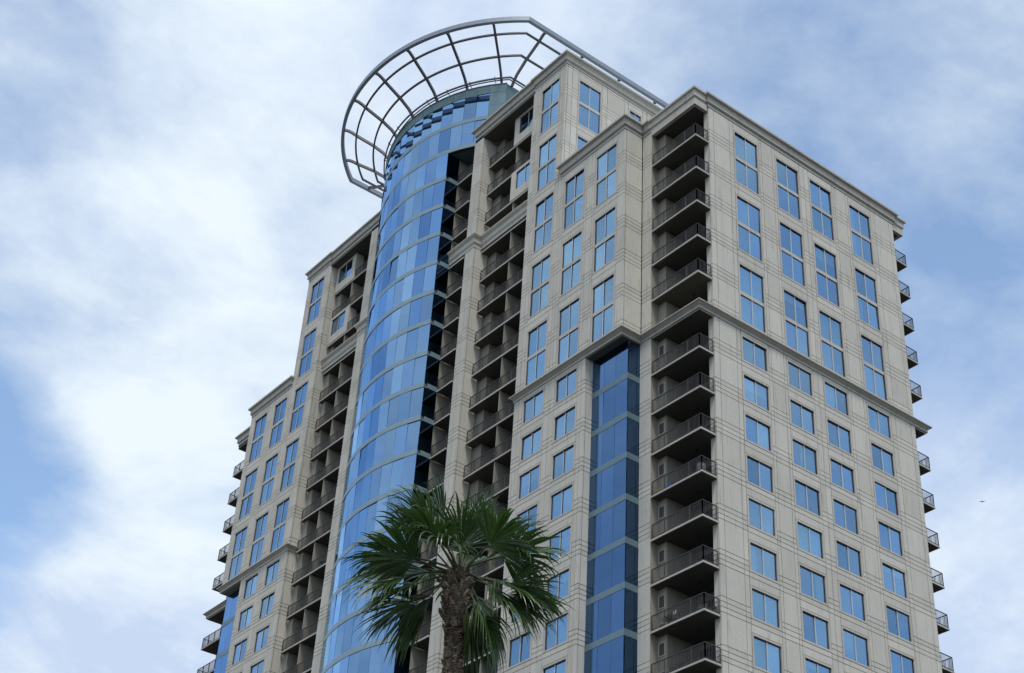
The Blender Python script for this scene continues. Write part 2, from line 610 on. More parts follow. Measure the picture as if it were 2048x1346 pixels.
# ---- left hand face, lower bay (x = 0, y 5.92 .. 18.1) with its tall part y > 13.66
cR, cM, cL = (6.90, 9.26), (10.79, 13.10), (14.59, 16.90)
wl = wall_pair('left_face')
facade(wl, 'L', 0.0, window_strips((5.92, 13.66), [cR, cM], [opn(du)] * 2, [(5.92, 6.90 - SUR, 'lines')],
                                   [(13.10 + SUR, 13.66, 'lines')]), ZB - 0.05, 84.72)
duT = dbl([-2, -1, 0, 1, 2])
facade(wl, 'L', 0.0, [(13.66, 14.0, 'lines'), (14.0, 14.59 - SUR, 'lines'), (14.59 - SUR, 16.90 + SUR, opn(duT)),
                      (16.90 + SUR, 17.5, 'lines'), (17.5, 18.1, 'lines')], ZB - 0.05, 97.7)
facade(wl, 'L', 0.0, window_strips((9.82, 18.1), [cM, cL], [opn(ss)] * 2, [(9.82, 10.2, 'lines'), (10.2, 10.79 - SUR, 'lines')],
                                   [(16.90 + SUR, 17.5, 'lines'), (17.5, 18.1, 'lines')]), ZBOT, ZB - 0.45)
add_windows('L', 0.0, [cR, cM, cL], [du, du, duT], 2)
add_windows('L', 0.0, [cM, cL], [ss, ss], 1)
# returns
wq = wall_pair('bay_return')
facade(wq, 'R', 5.92, [(0.17, 1.78, 'lines')], ZB - 0.05, 84.72)
facade(wq, 'L', 1.80, [(4.85, 5.90, 'lines')], ZB - 0.05, 84.72)
facade(wq, 'L', 1.80, [(4.85, 6.03, 'lines')], ZBOT, ZB - 0.45)
facade(wq, 'R', 9.82, [(0.17, 0.74, 'lines')], ZBOT, ZB - 0.45)
facade(wq, 'P', 18.10, [(0.17, 1.0, 'lines'), (1.0, 3.4, 'plain')], ZBOT, 97.3)
# tall return face (y = 13.66)
cT = (1.52, 3.86)
dT = dbl([-2, -1]); sT = [(95.65, 96.75)]
wt = wall_pair('tall_return')
facade(wt, 'R', 13.66, [(0.17, 0.7, 'lines'), (0.7, 1.52 - SUR, 'lines'), (1.52 - SUR, 3.86 + SUR, opn(dT)),
                        (3.86 + SUR, 4.6, 'lines'), (4.6, 6.6, 'lines'), (6.6, 7.2 - SUR, 'lines'),
                        (7.2 - SUR, 8.5 + SUR, opn(sT)), (8.5 + SUR, 9.2, 'lines'), (9.2, 13.0, 'lines'),
                        (13.0, 17.0, 'lines'), (17.0, 22.0, 'lines')], 84.9, 97.7)
add_windows('R', 13.66, [cT], [dT], 2)
add_windows('R', 13.66, [(7.2, 8.5)], [sT], 1)
# ---- slender pier between the balcony recesses
wp = wall_pair('slender_pier')
facade(wp, 'L', 0.0, [(25.37, 26.0, 'lines'), (26.0, 26.67, 'lines')], 85.8, 97.6)
facade(wp, 'L', 0.0, [(25.37, 26.0, 'lines'), (26.0, 26.67, 'lines')], ZBOT, 84.8)
facade(wp, 'R', 25.37, [(0.17, 1.5, 'lines')], ZBOT, 97.3)
facade(wp, 'P', 26.67, [(0.17, 1.5, 'lines')], ZBOT, 97.3)

# ---- emit walls: backing sheet = the wall, big panels = its children, small ones joined
allp = []
for key, L in PANELS.items():
    for kind, bx, mir in L:
        c = mp(((bx[0] + bx[1]) / 2, (bx[2] + bx[3]) / 2, (bx[4] + bx[5]) / 2), mir)
        u, v, d = pix(c)
        facing = {'L': (-1, 0), 'R': (0, -1), 'P': (0, 1)}[kind]
        fx = -facing[0] if 'x' in mir else facing[0]
        fy = -facing[1] if 'y' in mir else facing[1]
        to = (CAM - Vector(c)); vis = fx * to.x + fy * to.y
        w = (bx[3] - bx[2]) if kind == 'L' else (bx[1] - bx[0])
        h = bx[5] - bx[4]
        px = F_PX / d
        infr = -30 < u < 2078 and -30 < v < 1376
        cosf = max(vis, 0) / to.length
        small = min(w * cosf, h * 0.8) * px
        score = small * max(w * cosf, h) if (infr and vis > 0) else 0
        allp.append((score, small, key, kind, bx, mir))
allp.sort(key=lambda r: -r[0])
wall_obj = {}
for key, w in WALLS.items():
    wall_obj[key] = w['mb'].build('wall', T)
smallmb = {k: MB() for k in WALLS}
npan = 0
cache = {}
for score, small, key, kind, bx, mir in allp:
    if npan < 290 and score > 0 and small > 8:
        dx, dy, dz = bx[1] - bx[0], bx[3] - bx[2], bx[5] - bx[4]
        ck = (round(dx, 3), round(dy, 3), round(dz, 3))
        if ck not in cache:
            b = MB(); b.box(-dx / 2, dx / 2, -dy / 2, dy / 2, -dz / 2, dz / 2, 'panel')
            cache[ck] = b.mesh('panel')
        c = mp(((bx[0] + bx[1]) / 2, (bx[2] + bx[3]) / 2, (bx[4] + bx[5]) / 2), mir)
        link('panel', cache[ck], wall_obj[key], c)
        npan += 1
    else:
        smallmb[key].box(*bx, 'panel', mir)
for k, b in smallmb.items():
    if b.v: tag(b.build('small_panels', wall_obj[k]), kind='stuff')

# ---- windows
wcache = {}
prnd = random.Random(11)


def window_mesh(w, h, rows):
    """local: x along the wall, y = 0 wall face, -y outwards, origin bottom centre"""
    fr, su, panes = MB(), MB(), []
    a = w / 2; D0, D1 = 0.075, 0.135
    fw_ = 0.045
    fr.box(-a, a, D0 - 0.012, D1, 0, fw_, 'gasket'); fr.box(-a, a, D0 - 0.012, D1 + 0.02, h - fw_ * 1.3, h, 'gasket')
    fr.box(-a, -a + fw_, D0, D1, fw_, h - fw_ * 1.3, 'gasket'); fr.box(a - fw_, a, D0, D1, fw_, h - fw_ * 1.3, 'gasket')
    spans = [(fw_, h - fw_ * 1.3)]
    if rows == 2:
        mid = h * 0.5
        fr.box(-a + fw_, a - fw_, 0.045, D1, mid - 0.16, mid + 0.14, 'trim')
        spans = [(fw_, mid - 0.16), (mid + 0.14, h - fw_ * 1.3)]
    for z0, z1 in spans:
        fr.box(-0.035, 0.025, D0 - 0.02, D1, z0, z1, 'frame')
        fr.box(0.025, 0.055, D0 + 0.01, D1, z0, z1, 'gasket')
        for x0, x1 in ((-a + fw_, -0.035), (0.055, a - fw_)):
            panes.append((x0, x1, z0, z1))
    s = SUR - 0.018
    su.box(-a - s, a + s, -0.012, 0.14, h + 0.002, h + s, 'surround')
    su.box(-a - s, a + s, -0.012, 0.14, -s, -0.002, 'surround')
    su.box(-a - s, -a - 0.002, -0.010, 0.14, 0, h, 'surround')
    su.box(a + 0.002, a + s, -0.010, 0.14, 0, h, 'surround')
    su.box(-a - SUR, a + SUR, 0.06, 0.1, h + 0.02, h + SUR - 0.002, 'joint')
    su.box(-a - SUR, a + SUR, 0.06, 0.1, -SUR + 0.002, -0.02, 'joint')
    su.box(-a - SUR, -a - 0.02, 0.06, 0.1, -0.02, h + 0.02, 'joint')
    su.box(a + 0.02, a + SUR, 0.06, 0.1, -0.02, h + 0.02, 'joint')
    return fr.mesh('window'), su.mesh('surround'), panes


def pane_mesh(w, h):
    k = ('pane', round(w, 3), round(h, 3))
    if k not in wcache:
        b = MB(); b.box(-w / 2, w / 2, -0.006, 0.006, 0, h, 'glass')
        wcache[k] = b.mesh('pane')
    return wcache[k]


def curtain_mesh(w, h, kind):
    k = ('cur', round(w, 3), round(h, 3), kind)
    if k not in wcache:
        b = MB()
        n = 26
        i0 = 0
        for layer, yo in ((0, 0.0), (1, 0.012)):
            for i in range(n + 1):
                x = -w / 2 + w * i / n
                y = 0.035 * math.sin(i * 1.7) + 0.02 * math.sin(i * 0.6 + 1) + yo
                if kind == 1: y = yo
                b.v += [(x, y, 0), (x, y, h)]
        for layer in range(2):
            o = layer * (n + 1) * 2
            for i in range(n):
                b.f.append((o + 2 * i, o + 2 * i + 2, o + 2 * i + 3, o + 2 * i + 1)); b.mi.append(b.mat('curtain'))
        wcache[k] = b.mesh('curtain')
    return wcache[k]


npane = 0
extra_panes = MB()
for kind, plane_, a, b, za, zb, rows, mir in WIN:
    key = (round(b - a, 3), round(zb - za, 3), rows)
    if key not in wcache: wcache[key] = window_mesh(b - a, zb - za, rows)
    fm, sm_, panes = wcache[key]
    s = (a + b) / 2
    if kind == 'L': loc, rz = (plane_, s, za), -math.pi / 2
    else: loc, rz = (s, plane_, za), 0.0
    flip = kind != 'L' and 'y' in mir
    loc = mp(loc, mir)
    if flip: rz = math.pi
    u, v, d = pix(loc)
    o = link('window', fm, T, loc, rz)
    link('surround', sm_, o)
    for (x0, x1, z0, z1) in panes:
        p = link('pane', pane_mesh(x1 - x0, z1 - z0), o, ((x0 + x1) / 2, 0.115, z0))
        p.rotation_euler = (prnd.gauss(0, 0.005), 0, prnd.gauss(0, 0.005))
    r = prnd.random()
    w_ = b - a
    if r < 0.30:
        full = prnd.random() < 0.5 or rows == 1
        z1_ = (zb - za) if full else (zb - za) * 0.5 - 0.1
        if prnd.random() < 0.5:
            link('curtain', curtain_mesh(w_ * 0.98, z1_ - 0.05, 0), o, (0, 0.21, 0.02))
        else:
            ww = w_ * prnd.choice([0.3, 0.48, 0.6])
            link('curtain', curtain_mesh(ww, z1_ - 0.05, 0), o, (prnd.choice([-1, 1]) * (w_ - ww) / 2, 0.21, 0.02))
    elif r < 0.48:
        hh = (zb - za) * (prnd.choice([0.2, 0.3, 0.45]) if rows == 1 else prnd.choice([0.12, 0.2, 0.47]))
        link('blind', curtain_mesh(w_ * 0.97, hh, 1), o, (0, 0.25, zb - za - hh - 0.05))

# ---- structure behind the facades
core = MB()
for mir in ('', 'y'):
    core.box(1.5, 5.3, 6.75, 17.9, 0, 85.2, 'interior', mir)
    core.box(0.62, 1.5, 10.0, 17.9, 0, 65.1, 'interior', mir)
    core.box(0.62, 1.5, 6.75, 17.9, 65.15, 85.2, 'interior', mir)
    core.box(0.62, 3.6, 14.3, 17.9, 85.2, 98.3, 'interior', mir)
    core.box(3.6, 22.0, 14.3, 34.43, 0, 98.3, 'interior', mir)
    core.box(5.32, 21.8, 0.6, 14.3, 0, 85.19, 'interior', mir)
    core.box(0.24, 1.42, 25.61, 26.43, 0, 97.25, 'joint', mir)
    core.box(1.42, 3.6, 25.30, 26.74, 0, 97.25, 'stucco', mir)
core.build('core', T)

for mir in ('', 'y'):
    b = MB()
    b.poly_prism([(0.25, 6.2), (2.1, 6.2), (2.1, 0.4), (24.0, 0.4), (24.0, 13.6), (0.25, 13.6)], 85.22, 85.36, 'flashing', mir)
    b.build('roof', T, True)
    b = MB()
    b.poly_prism([(0.3, 13.95), (22.0, 13.95), (22.0, 34.42), (9.5, 34.42), (9.5, 26.4), (0.3, 26.4)], 98.32, 98.46, 'flashing', mir)
    b.build('roof', T, True)


# ---- cornices
PROF = [(-0.30, -1.12), (0.035, -1.12), (0.035, -0.90), (-0.02, -0.88), (-0.02, -0.86), (0.17, -0.76), (0.17, -0.30),
        (0.22, -0.24), (0.36, -0.20), (0.39, -0.17), (0.39, 0.0), (-0.30, 0.0)]
PROFB = [(d * 0.72 if d > 0 else d, z) for d, z in PROF]
PROFB[0] = (-0.25, -1.55); PROFB[1] = (0.02, -1.55)
cm = MB()
cm.sweep([(6.0, 13.55), (0.0, 13.55), (0.0, 5.92), (1.8, 5.92), (1.8, 4.9)], PROF, 'trim', '', ZR)
cm.sweep([(1.8, 4.9), (1.8, 0.10), (3.1, 0.10)], PROFB, 'trim', '', ZR + 0.002)
cm.sweep([(3.1, 0.3), (3.1, 0.0), (24.05, 0.0), (24.05, 0.3)], PROF, 'trim', '', ZR + 0.004)
cm.sweep([(24.05, 0.10), (25.35, 0.10), (25.35, 5.0), (24.0, 5.0)], PROFB, 'trim', '', ZR + 0.002)
cm.build('cornice', T, True)
cm = MB()
cm.sweep([(6.0, 13.55), (0.0, 13.55), (0.0, 5.92), (1.8, 5.92), (1.8, 0.10), (5.0, 0.10)], PROF, 'trim', 'y', ZR)
cm.build('cornice', T, True)
for mir in ('', 'y'):
    cm = MB()
    PT = [(d, z) for d, z in PROF]
    cm.sweep([(6.0, 26.72), (0.09, 26.72), (0.09, 17.85)], [(-0.25, -1.56), (0.035, -1.56)] + PT[2:], 'trim', mir, ZT)
    cm.sweep([(0.3, 17.85), (0.0, 17.85), (0.0, 13.66), (22.0, 13.66)], PT, 'trim', mir, ZT + 0.003)
    cm.build('cornice', T, True)
    # mid cornice between drum and tall bay
    cm = MB()
    pm = [(-0.18, -1.3), (0.03, -1.3), (0.03, -1.0), (0.06, -0.97), (0.15, -0.82), (0.10, -0.78), (0.10, -0.36),
          (0.22, -0.24), (0.26, -0.22), (0.26, -0.12), (0.31, -0.10), (0.31, 0.0), (-0.18, 0.0)]
    cm.sweep([(0.0, 29.25), (0.0, 25.37), (0.72, 25.37), (0.72, 18.1)], pm, 'trim', mir, 85.9)
    cm.build('mid_cornice', T, True)
# sealed joints between the cornice lengths
for xs_ in (6.45, 9.9, 13.4, 16.9, 20.4):
    jb = MB(); jb.box(xs_ - 0.012, xs_ + 0.012, -0.174, -0.15, ZR - 0.75, ZR - 0.31, 'joint'); jb.build('cornice_joint', T)
    jb = MB(); jb.box(xs_ - 0.012, xs_ + 0.012, -0.064, -0.04, ZB - 0.50, ZB - 0.33, 'joint'); jb.build('cornice_joint', T)
for ys_, zt_ in ((8.0, ZR), (11.6, ZR), (16.2, ZT)):
    for mir in ('', 'y'):
        jb = MB(); jb.box(-0.174, -0.15, ys_ - 0.012, ys_ + 0.012, zt_ - 0.75, zt_ - 0.31, 'joint', mir); jb.build('cornice_joint', T)
for ys_ in (0.9, 3.0):
    jb = MB(); jb.box(1.672, 1.70, ys_ - 0.012, ys_ + 0.012, ZR - 0.75, ZR - 0.31, 'joint'); jb.build('cornice_joint', T)
for xs_ in (5.6, 9.0, 12.6):
    jb = MB(); jb.box(xs_ - 0.012, xs_ + 0.012, 13.486, 13.51, ZT - 0.75, ZT - 0.31, 'joint'); jb.build('cornice_joint', T)

# ---- belt course
PB = [(-0.25, -0.52), (0.04, -0.52), (0.06, -0.50), (0.06, -0.33), (0.03, -0.31), (0.24, -0.12), (0.33, -0.08), (0.33, 0.0), (-0.25, 0.10)]
bm_ = MB()
bm_.sweep([(0.8, 18.1), (0.0, 18.1), (0.0, 5.92), (1.8, 5.92), (1.8, 0.0), (25.35, 0.0), (25.35, 4.9), (24.0, 4.9)], PB, 'belt', '', ZB)
bm_.box(0.14, 1.85, 5.99, 9.76, 65.07, 65.55, 'soffit')
bm_.box(24.0, 25.2, 0.2, 4.7, 65.07, 65.5, 'stucco')
bm_.build('belt_course', T, True)
bm_ = MB()
bm_.sweep([(0.8, 18.1), (0.0, 18.1), (0.0, 5.92), (1.8, 5.92), (1.8, 0.0), (5.0, 0.0)], PB, 'belt', 'y', ZB)
bm_.box(0.14, 1.85, 5.99, 9.76, 65.07, 65.55, 'stucco', 'y')
bm_.build('belt_course', T, True)

# ---- glazed corner bays under the belt
def bay_pane(parent, a, b, z0, z1, kind, mir):
    """upright pane between plan points"""
    a = Vector(mp((*a, 0), mir)[:2]); b = Vector(mp((*b, 0), mir)[:2])
    w = (b - a).length
    k = ('bp', round(w, 3), round(z1 - z0, 3), kind)
    if k not in wcache:
        q = MB(); q.box(-w / 2, w / 2, -0.01, 0.01, 0, z1 - z0, kind)
        wcache[k] = q.mesh('glass_pane')
    c = (a + b) / 2; d = b - a
    p = link('glass_pane', wcache[k], parent, (c.x, c.y, z0), math.atan2(d.y, d.x))
    p.rotation_euler[0] = prnd.gauss(0, 0.002); p.rotation_euler[2] += prnd.gauss(0, 0.003)
    return p


for mir in ('', 'y'):
    b = MB()
    for k in range(0, 13):
        z = ZL - H * (5 + k)
        if k > 0:
            b.box(0.69, 0.86, 6.02, 9.80, z, z + 0.46, 'bay_spandrel', mir)
            b.box(0.86, 1.83, 6.02, 6.18, z, z + 0.46, 'bay_spandrel', mir)
            b.box(0.75, 1.83, 6.08, 9.80, z - 0.03, z, 'gasket', mir)
    for y in (7.30, 8.56):
        b.box(0.745, 0.80, y - 0.02, y + 0.02, ZBOT, 65.05, 'gasket', mir)
    b.box(1.52, 1.56, 6.075, 6.14, ZBOT, 65.05, 'gasket', mir)
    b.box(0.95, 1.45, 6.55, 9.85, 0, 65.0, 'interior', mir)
    bay = b.build('glazed_bay', T)
    for k in range(0, 12 if mir == '' else 10):
        z0 = ZL - H * (6 + k) + 0.46; z1 = ZL - H * (5 + k) - 0.02
        for ya, yb in ((6.055, 7.29), (7.31, 8.55), (8.57, 9.80)):
            bay_pane(bay, (0.72, yb), (0.72, ya), z0, z1, 'bay_glass', mir)
        if mir == '':
            bay_pane(bay, (0.735, 6.05), (1.525, 6.05), z0, z1, 'bay_glass', mir)
            bay_pane(bay, (1.555, 6.05), (1.80, 6.05), z0, z1, 'bay_glass', mir)


# ---- balconies
def railing(runs, z, mir):
    """runs: list of plan polylines; posts, rails and balusters in one part"""
    b = MB()
    for run in runs:
        P = [Vector(mp((*p, 0), mir)[:2]) for p in run]
        for a, c in zip(P[:-1], P[1:]):
            L = (c - a).length; d = (c - a) / L
            A3 = lambda t, h_: (a.x + d.x * t, a.y + d.y * t, z + h_)
            b.beam(A3(-0.02, 1.05), A3(L + 0.02, 1.05), 0.06, 0.045, 'rail')
            b.beam(A3(0, 0.10), A3(L, 0.10), 0.035, 0.035, 'rail')
            npst = max(1, round(L / 1.25))
            for i in range(npst + 1):
                b.beam(A3(L * i / npst, 0.0), A3(L * i / npst, 1.04), 0.05, 0.05, 'rail', up=(d.x, d.y, 0))
            nb = int(L / 0.115)
            for i in range(1, nb):
                t = L * i / nb
                b.beam(A3(t, 0.11), A3(t, 1.03), 0.020, 0.020, 'rail', up=(d.x, d.y, 0))
    return b


def louver(b, x, y0, y1, z0, z1, mir):
    b.box(x - 0.03, x + 0.03, y0, y1, z0, z0 + 0.05, 'surround', mir); b.box(x - 0.03, x + 0.03, y0, y1, z1 - 0.05, z1, 'surround', mir)
    b.box(x - 0.03, x + 0.03, y0, y0 + 0.05, z0 + 0.05, z1 - 0.05, 'surround', mir)
    b.box(x - 0.03, x + 0.03, y1 - 0.05, y1, z0 + 0.05, z1 - 0.05, 'surround', mir)
    n = max(4, int((z1 - z0) / 0.09))
    for i in range(n):
        z = z0 + 0.05 + (z1 - z0 - 0.1) * i / n
        b.box(x - 0.015, x + 0.02, y0 + 0.05, y1 - 0.05, z, z + 0.055, 'louver', mir)


def corner_balcony(k, mir):
    zb = ZL - H * k
    s = MB()
    s.box(1.77, 3.10, 0.02, 4.80, zb, zb + 0.13, 'slab', mir)
    s.box(2.2, 5.3, 0.60, 4.80, zb + 0.002, zb + 0.19, 'slab', mir)
    s.box(1.84, 5.3, 0.09, 4.78, zb - 0.02, zb, 'soffit', mir)  # thin board, its dark colour standing in for shade under the slab
    s.box(1.90, 5.2, 0.10, 4.78, zb + 0.192, zb + 0.205, 'bounce_sheet', mir)  # added sheet, out of sight, keeps light from bouncing into the recess
    s.box(1.90, 3.05, 0.10, 4.78, zb + 0.132, zb + 0.14, 'bounce_sheet', mir)
    if k == 5:
        s = MB(); s.box(1.85, 5.3, 0.05, 4.80, zb, zb + 0.19, 'slab', mir)
        s.box(1.86, 5.3, 0.07, 4.78, zb - 0.02, zb, 'soffit', mir)
    o = s.build('balcony', T)
    if k != 5:
        railing([[(1.83, 4.72), (1.83, 0.08), (3.08, 0.08)]], zb + 0.13, mir).build('railing', o)
    if mir == '':
        if k >= 5:
            b = MB(); louver(b, 2.43, 4.15, 4.74, zb - 1.40, zb - 0.48, mir); b.build('louver', o)
        if k != 5:
            b = MB(); louver(b, 2.43, 4.15, 4.74, zb + 0.20, zb + 0.80, mir); b.build('louver', o)
        f = MB(); f.tube([(3.4, 2.2, zb - 0.001), (3.4, 2.2, zb - 0.10)], [0.13, 0.10], 'gasket', 10); f.build('ceiling_light', o)


for k in range(0, 16): corner_balcony(k, '')
for k in range(0, 16): corner_balcony(k, 'x')
for k in range(0, 10): corner_balcony(k, 'y')

recs = {}
for mir in ('', 'x', 'y'):
    rec = MB()
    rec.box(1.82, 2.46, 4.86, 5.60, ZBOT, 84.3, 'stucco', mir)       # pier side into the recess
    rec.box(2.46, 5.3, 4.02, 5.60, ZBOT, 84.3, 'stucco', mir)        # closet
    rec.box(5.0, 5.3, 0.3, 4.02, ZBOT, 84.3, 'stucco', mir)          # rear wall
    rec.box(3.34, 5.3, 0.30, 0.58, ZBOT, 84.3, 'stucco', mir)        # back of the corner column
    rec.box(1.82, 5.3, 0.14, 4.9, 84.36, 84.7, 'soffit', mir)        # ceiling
    recs[mir] = rec.build('corner_recess', T)
for k in range(0, 16):
    zb = ZL - H * k + 0.19
    d = MB()
    d.box(4.96, 5.0, 0.65, 3.8, zb, zb + 2.55, 'gasket')
    d.box(4.93, 4.96, 0.80, 2.05, zb + 0.06, zb + 2.40, 'bay_glass')
    d.box(4.90, 4.93, 2.0, 3.35, zb + 0.06, zb + 2.40, 'bay_glass')
    d.build('sliding_door', recs[''])


def recess_a(k, mir):
    """balcony row between the tall bay and the slender pier"""
    zb = ZL - H * k
    s = MB()
    s.box(0.76, 3.6, 18.26, 25.28, zb, zb + 0.14, 'slab', mir)
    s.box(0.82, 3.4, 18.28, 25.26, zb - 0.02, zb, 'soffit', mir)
    s.box(0.90, 3.4, 18.28, 25.26, zb + 0.142, zb + 0.152, 'bounce_sheet', mir)
    o = s.build('balcony', T)
    zfl = zb + 0.14
    if k == -1:
        pass                      # the mid cornice is the parapet here
    else:
        railing([[(0.82, 25.20), (0.82, 21.36)], [(0.82, 21.24), (0.82, 18.28)]], zfl, mir).build('railing', o)
    d = MB()
    for ya, yb in ((21.5, 24.1), (19.05, 21.1)):
        d.box(3.35, 3.4, ya, yb, zfl, zfl + 2.6, 'gasket', mir)
        d.box(3.32, 3.35, ya + 0.05, (ya + yb) / 2, zfl + 0.06, zfl + 2.55, 'bay_glass', mir)
        d.box(3.30, 3.32, (ya + yb) / 2 - 0.05, yb - 0.05, zfl + 0.06, zfl + 2.55, 'bay_glass', mir)
    d.build('sliding_door', o)
    if k >= 0:
        b = MB(); louver(b, 1.545, 24.42, 24.95, zfl + 0.15, zfl + 0.8, mir); b.build('louver', o)


def recess_b(k, mir):
    zb = ZL - H * k
    s = MB()
    s.box(0.0, 2.4, 26.86, 28.98, zb, zb + 0.14, 'slab', mir)
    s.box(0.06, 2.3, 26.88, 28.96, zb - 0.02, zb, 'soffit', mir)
    s.box(0.10, 2.3, 26.88, 28.96, zb + 0.142, zb + 0.152, 'bounce_sheet', mir)
    o = s.build('balcony', T)
    if k != -1:
        railing([[(0.05, 28.95), (0.05, 26.90)]], zb + 0.14, mir).build('railing', o)
    d = MB()
    d.box(2.25, 2.3, 26.95, 28.8, zb + 0.14, zb + 2.6, 'gasket', mir)
    d.box(2.22, 2.25, 27.0, 27.9, zb + 0.2, zb + 2.55, 'bay_glass', mir)
    d.box(2.20, 2.22, 27.85, 28.75, zb + 0.2, zb + 2.55, 'bay_glass', mir)
    d.build('sliding_door', o)


for mir in ('', 'y'):
    for k in range(-4, 13): recess_a(k, mir)
    for k in range(-4, 13): recess_b(k, mir)
    b = MB()
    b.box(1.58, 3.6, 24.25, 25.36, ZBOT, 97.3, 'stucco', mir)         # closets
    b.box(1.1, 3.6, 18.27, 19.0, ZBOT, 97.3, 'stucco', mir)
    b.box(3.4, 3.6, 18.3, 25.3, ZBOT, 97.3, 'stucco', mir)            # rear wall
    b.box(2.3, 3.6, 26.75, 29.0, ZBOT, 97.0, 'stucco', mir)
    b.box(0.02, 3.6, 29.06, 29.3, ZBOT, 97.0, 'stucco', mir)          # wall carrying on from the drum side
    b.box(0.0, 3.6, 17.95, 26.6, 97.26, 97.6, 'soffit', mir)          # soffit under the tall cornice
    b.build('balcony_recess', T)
    f = MB()
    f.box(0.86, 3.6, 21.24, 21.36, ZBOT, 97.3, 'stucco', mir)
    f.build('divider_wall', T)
    # projecting window boxes, each one storey high
    for zb in (ZL + 2 * H, ZL + 4 * H):
        q = MB()
        y0, y1, X0 = 18.2, 21.65, 0.74
        zb += 0.22
        ze = zb + 3.20
        q.box(X0, 1.6, y0, y1, zb, zb + 0.94, 'panel', mir)
        q.box(X0, 1.6, y0, y1, zb + 2.90, ze, 'panel', mir)
        q.box(X0, 1.6, 20.98, y1, zb + 0.94, zb + 2.90, 'panel', mir)
        q.box(X0, 1.6, y0, 18.56, zb + 0.94, zb + 2.90, 'panel', mir)
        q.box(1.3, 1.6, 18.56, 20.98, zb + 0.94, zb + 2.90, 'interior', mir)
        bx = q.build('window_box', T)
        fr, su, panes = window_mesh(2.40, 1.96, 1)
        loc = mp((X0, 19.77, zb + 0.94), mir)
        link('window', fr, bx, loc, -math.pi / 2)
        pm_ = MB()
        for (x0, x1, z0, z1) in panes:
            pm_.box(x0, x1, 0.109, 0.121, z0, z1, 'glass')
        link('pane', pm_.mesh('pane'), bx, loc, -math.pi / 2)

# ---- the glass drum
XC, YC, R = 12.15, 34.43, 14.45
A0 = 22.0; NP = 9; DA = 2 * A0 / NP
ZD0, ZD1 = 97.05, 104.4


def dpt(a, r=R):
    return (XC - r * math.cos(RAD(a)), YC + r * math.sin(RAD(a)))


def drum_panel(name, parent, a, b, z0, z1, r, mat, jitter=0.0, gap=0.012, th=0.02):
    p, q = Vector(dpt(a, r)), Vector(dpt(b, r))
    w = (q - p).length - 2 * gap
    k = ('dp', name, round(w, 3), round(z1 - z0, 3), mat)
    if k not in wcache:
        m_ = MB(); m_.box(-w / 2, w / 2, -th / 2, th / 2, 0, z1 - z0, mat)
        wcache[k] = m_.mesh(name)
    c = (p + q) / 2
    o = link(name, wcache[k], parent, (c.x, c.y, z0), -math.pi / 2 - RAD((a + b) / 2))
    o.rotation_euler[0] = prnd.gauss(0, jitter); o.rotation_euler[2] += prnd.gauss(0, jitter)
    return o


edges = [-A0 + DA * i for i in range(NP + 1)]
edgesT = [-A0 - 3 * DA + DA * i for i in range(NP + 7)]
core = MB()
core.poly_prism([dpt(a, R - 0.75) for a in edges] + [(8, 39.5), (8, 29.4)], 0, ZD0 - 0.4, 'interior')
core.poly_prism([dpt(a, R - 0.75) for a in edgesT] + [(8, 43), (8, 25.9)], ZD0 + 0.3, ZD1 - 0.3, 'interior')
ang = [-43 + 86 * i / 20 for i in range(21)]
core.poly_prism([dpt(a, R - 0.12) for a in ang] + [(8, YC + 9.7), (8, YC - 9.7)], ZD0 + 0.03, ZD0 + 0.28, 'cladding')
core.poly_prism([dpt(a, R - 0.12) for a in ang] + [(24, YC + 9.7), (24, YC - 9.7)], ZD1 - 0.9, ZD1 - 0.12, 'cladding')
drum = core.build('glass_drum', T, True)
for k in range(-5, 14):
    z = ZL - H * k
    E_ = edgesT if k <= -5 else edges
    s = MB()
    for a, b in zip(E_[:-1], E_[1:]):
        s.poly_prism([dpt(a, R + 0.035), dpt(b, R + 0.035), dpt(b, R - 0.3), dpt(a, R - 0.3)], z, z + 0.45, 'spandrel')
        s.poly_prism([dpt(a, R + 0.005), dpt(b, R + 0.005), dpt(b, R - 0.3), dpt(a, R - 0.3)], z - 0.045, z, 'gasket')
    if k > -5:
        for mir in ('', 'y'):
            x0 = dpt(-A0)[0]
            s.box(x0 + 0.3, 0.05, 28.985, 29.2, z, z + 0.45, 'spandrel', mir)
    s.build('spandrel', drum, True)
s = MB()
for a, b in zip(edgesT[:-1], edgesT[1:]):
    s.poly_prism([dpt(a, R + 0.035), dpt(b, R + 0.035), dpt(b, R - 0.3), dpt(a, R - 0.3)], 100.2, 100.65, 'spandrel')
    s.poly_prism([dpt(a, R + 0.005), dpt(b, R + 0.005), dpt(b, R - 0.3), dpt(a, R - 0.3)], 100.155, 100.2, 'gasket')
s.build('spandrel', drum, True)
nq = 0
for k in range(-4, 14):
    z0 = ZL - H * k + 0.45; z1 = ZL - H * (k - 1) - 0.045
    for i in range(NP):
        drum_panel('glass_pane', drum, edges[i], edges[i + 1], z0, z1, R, 'drum_glass', 0.007)
    for mir in ('', 'y'):
        if mir == 'y' and k > 6: continue
        x0 = dpt(-A0)[0]
        bay_pane(drum, (x0 + 0.02, 29.02), (0.03, 29.02), z0, z1, 'bay_glass', mir)
for z0, z1 in ((97.5, 100.155), (100.65, 103.4)):
    for i in range(len(edgesT) - 1):
        drum_panel('glass_pane', drum, edgesT[i], edgesT[i + 1], z0, z1, R, 'drum_glass', 0.007)
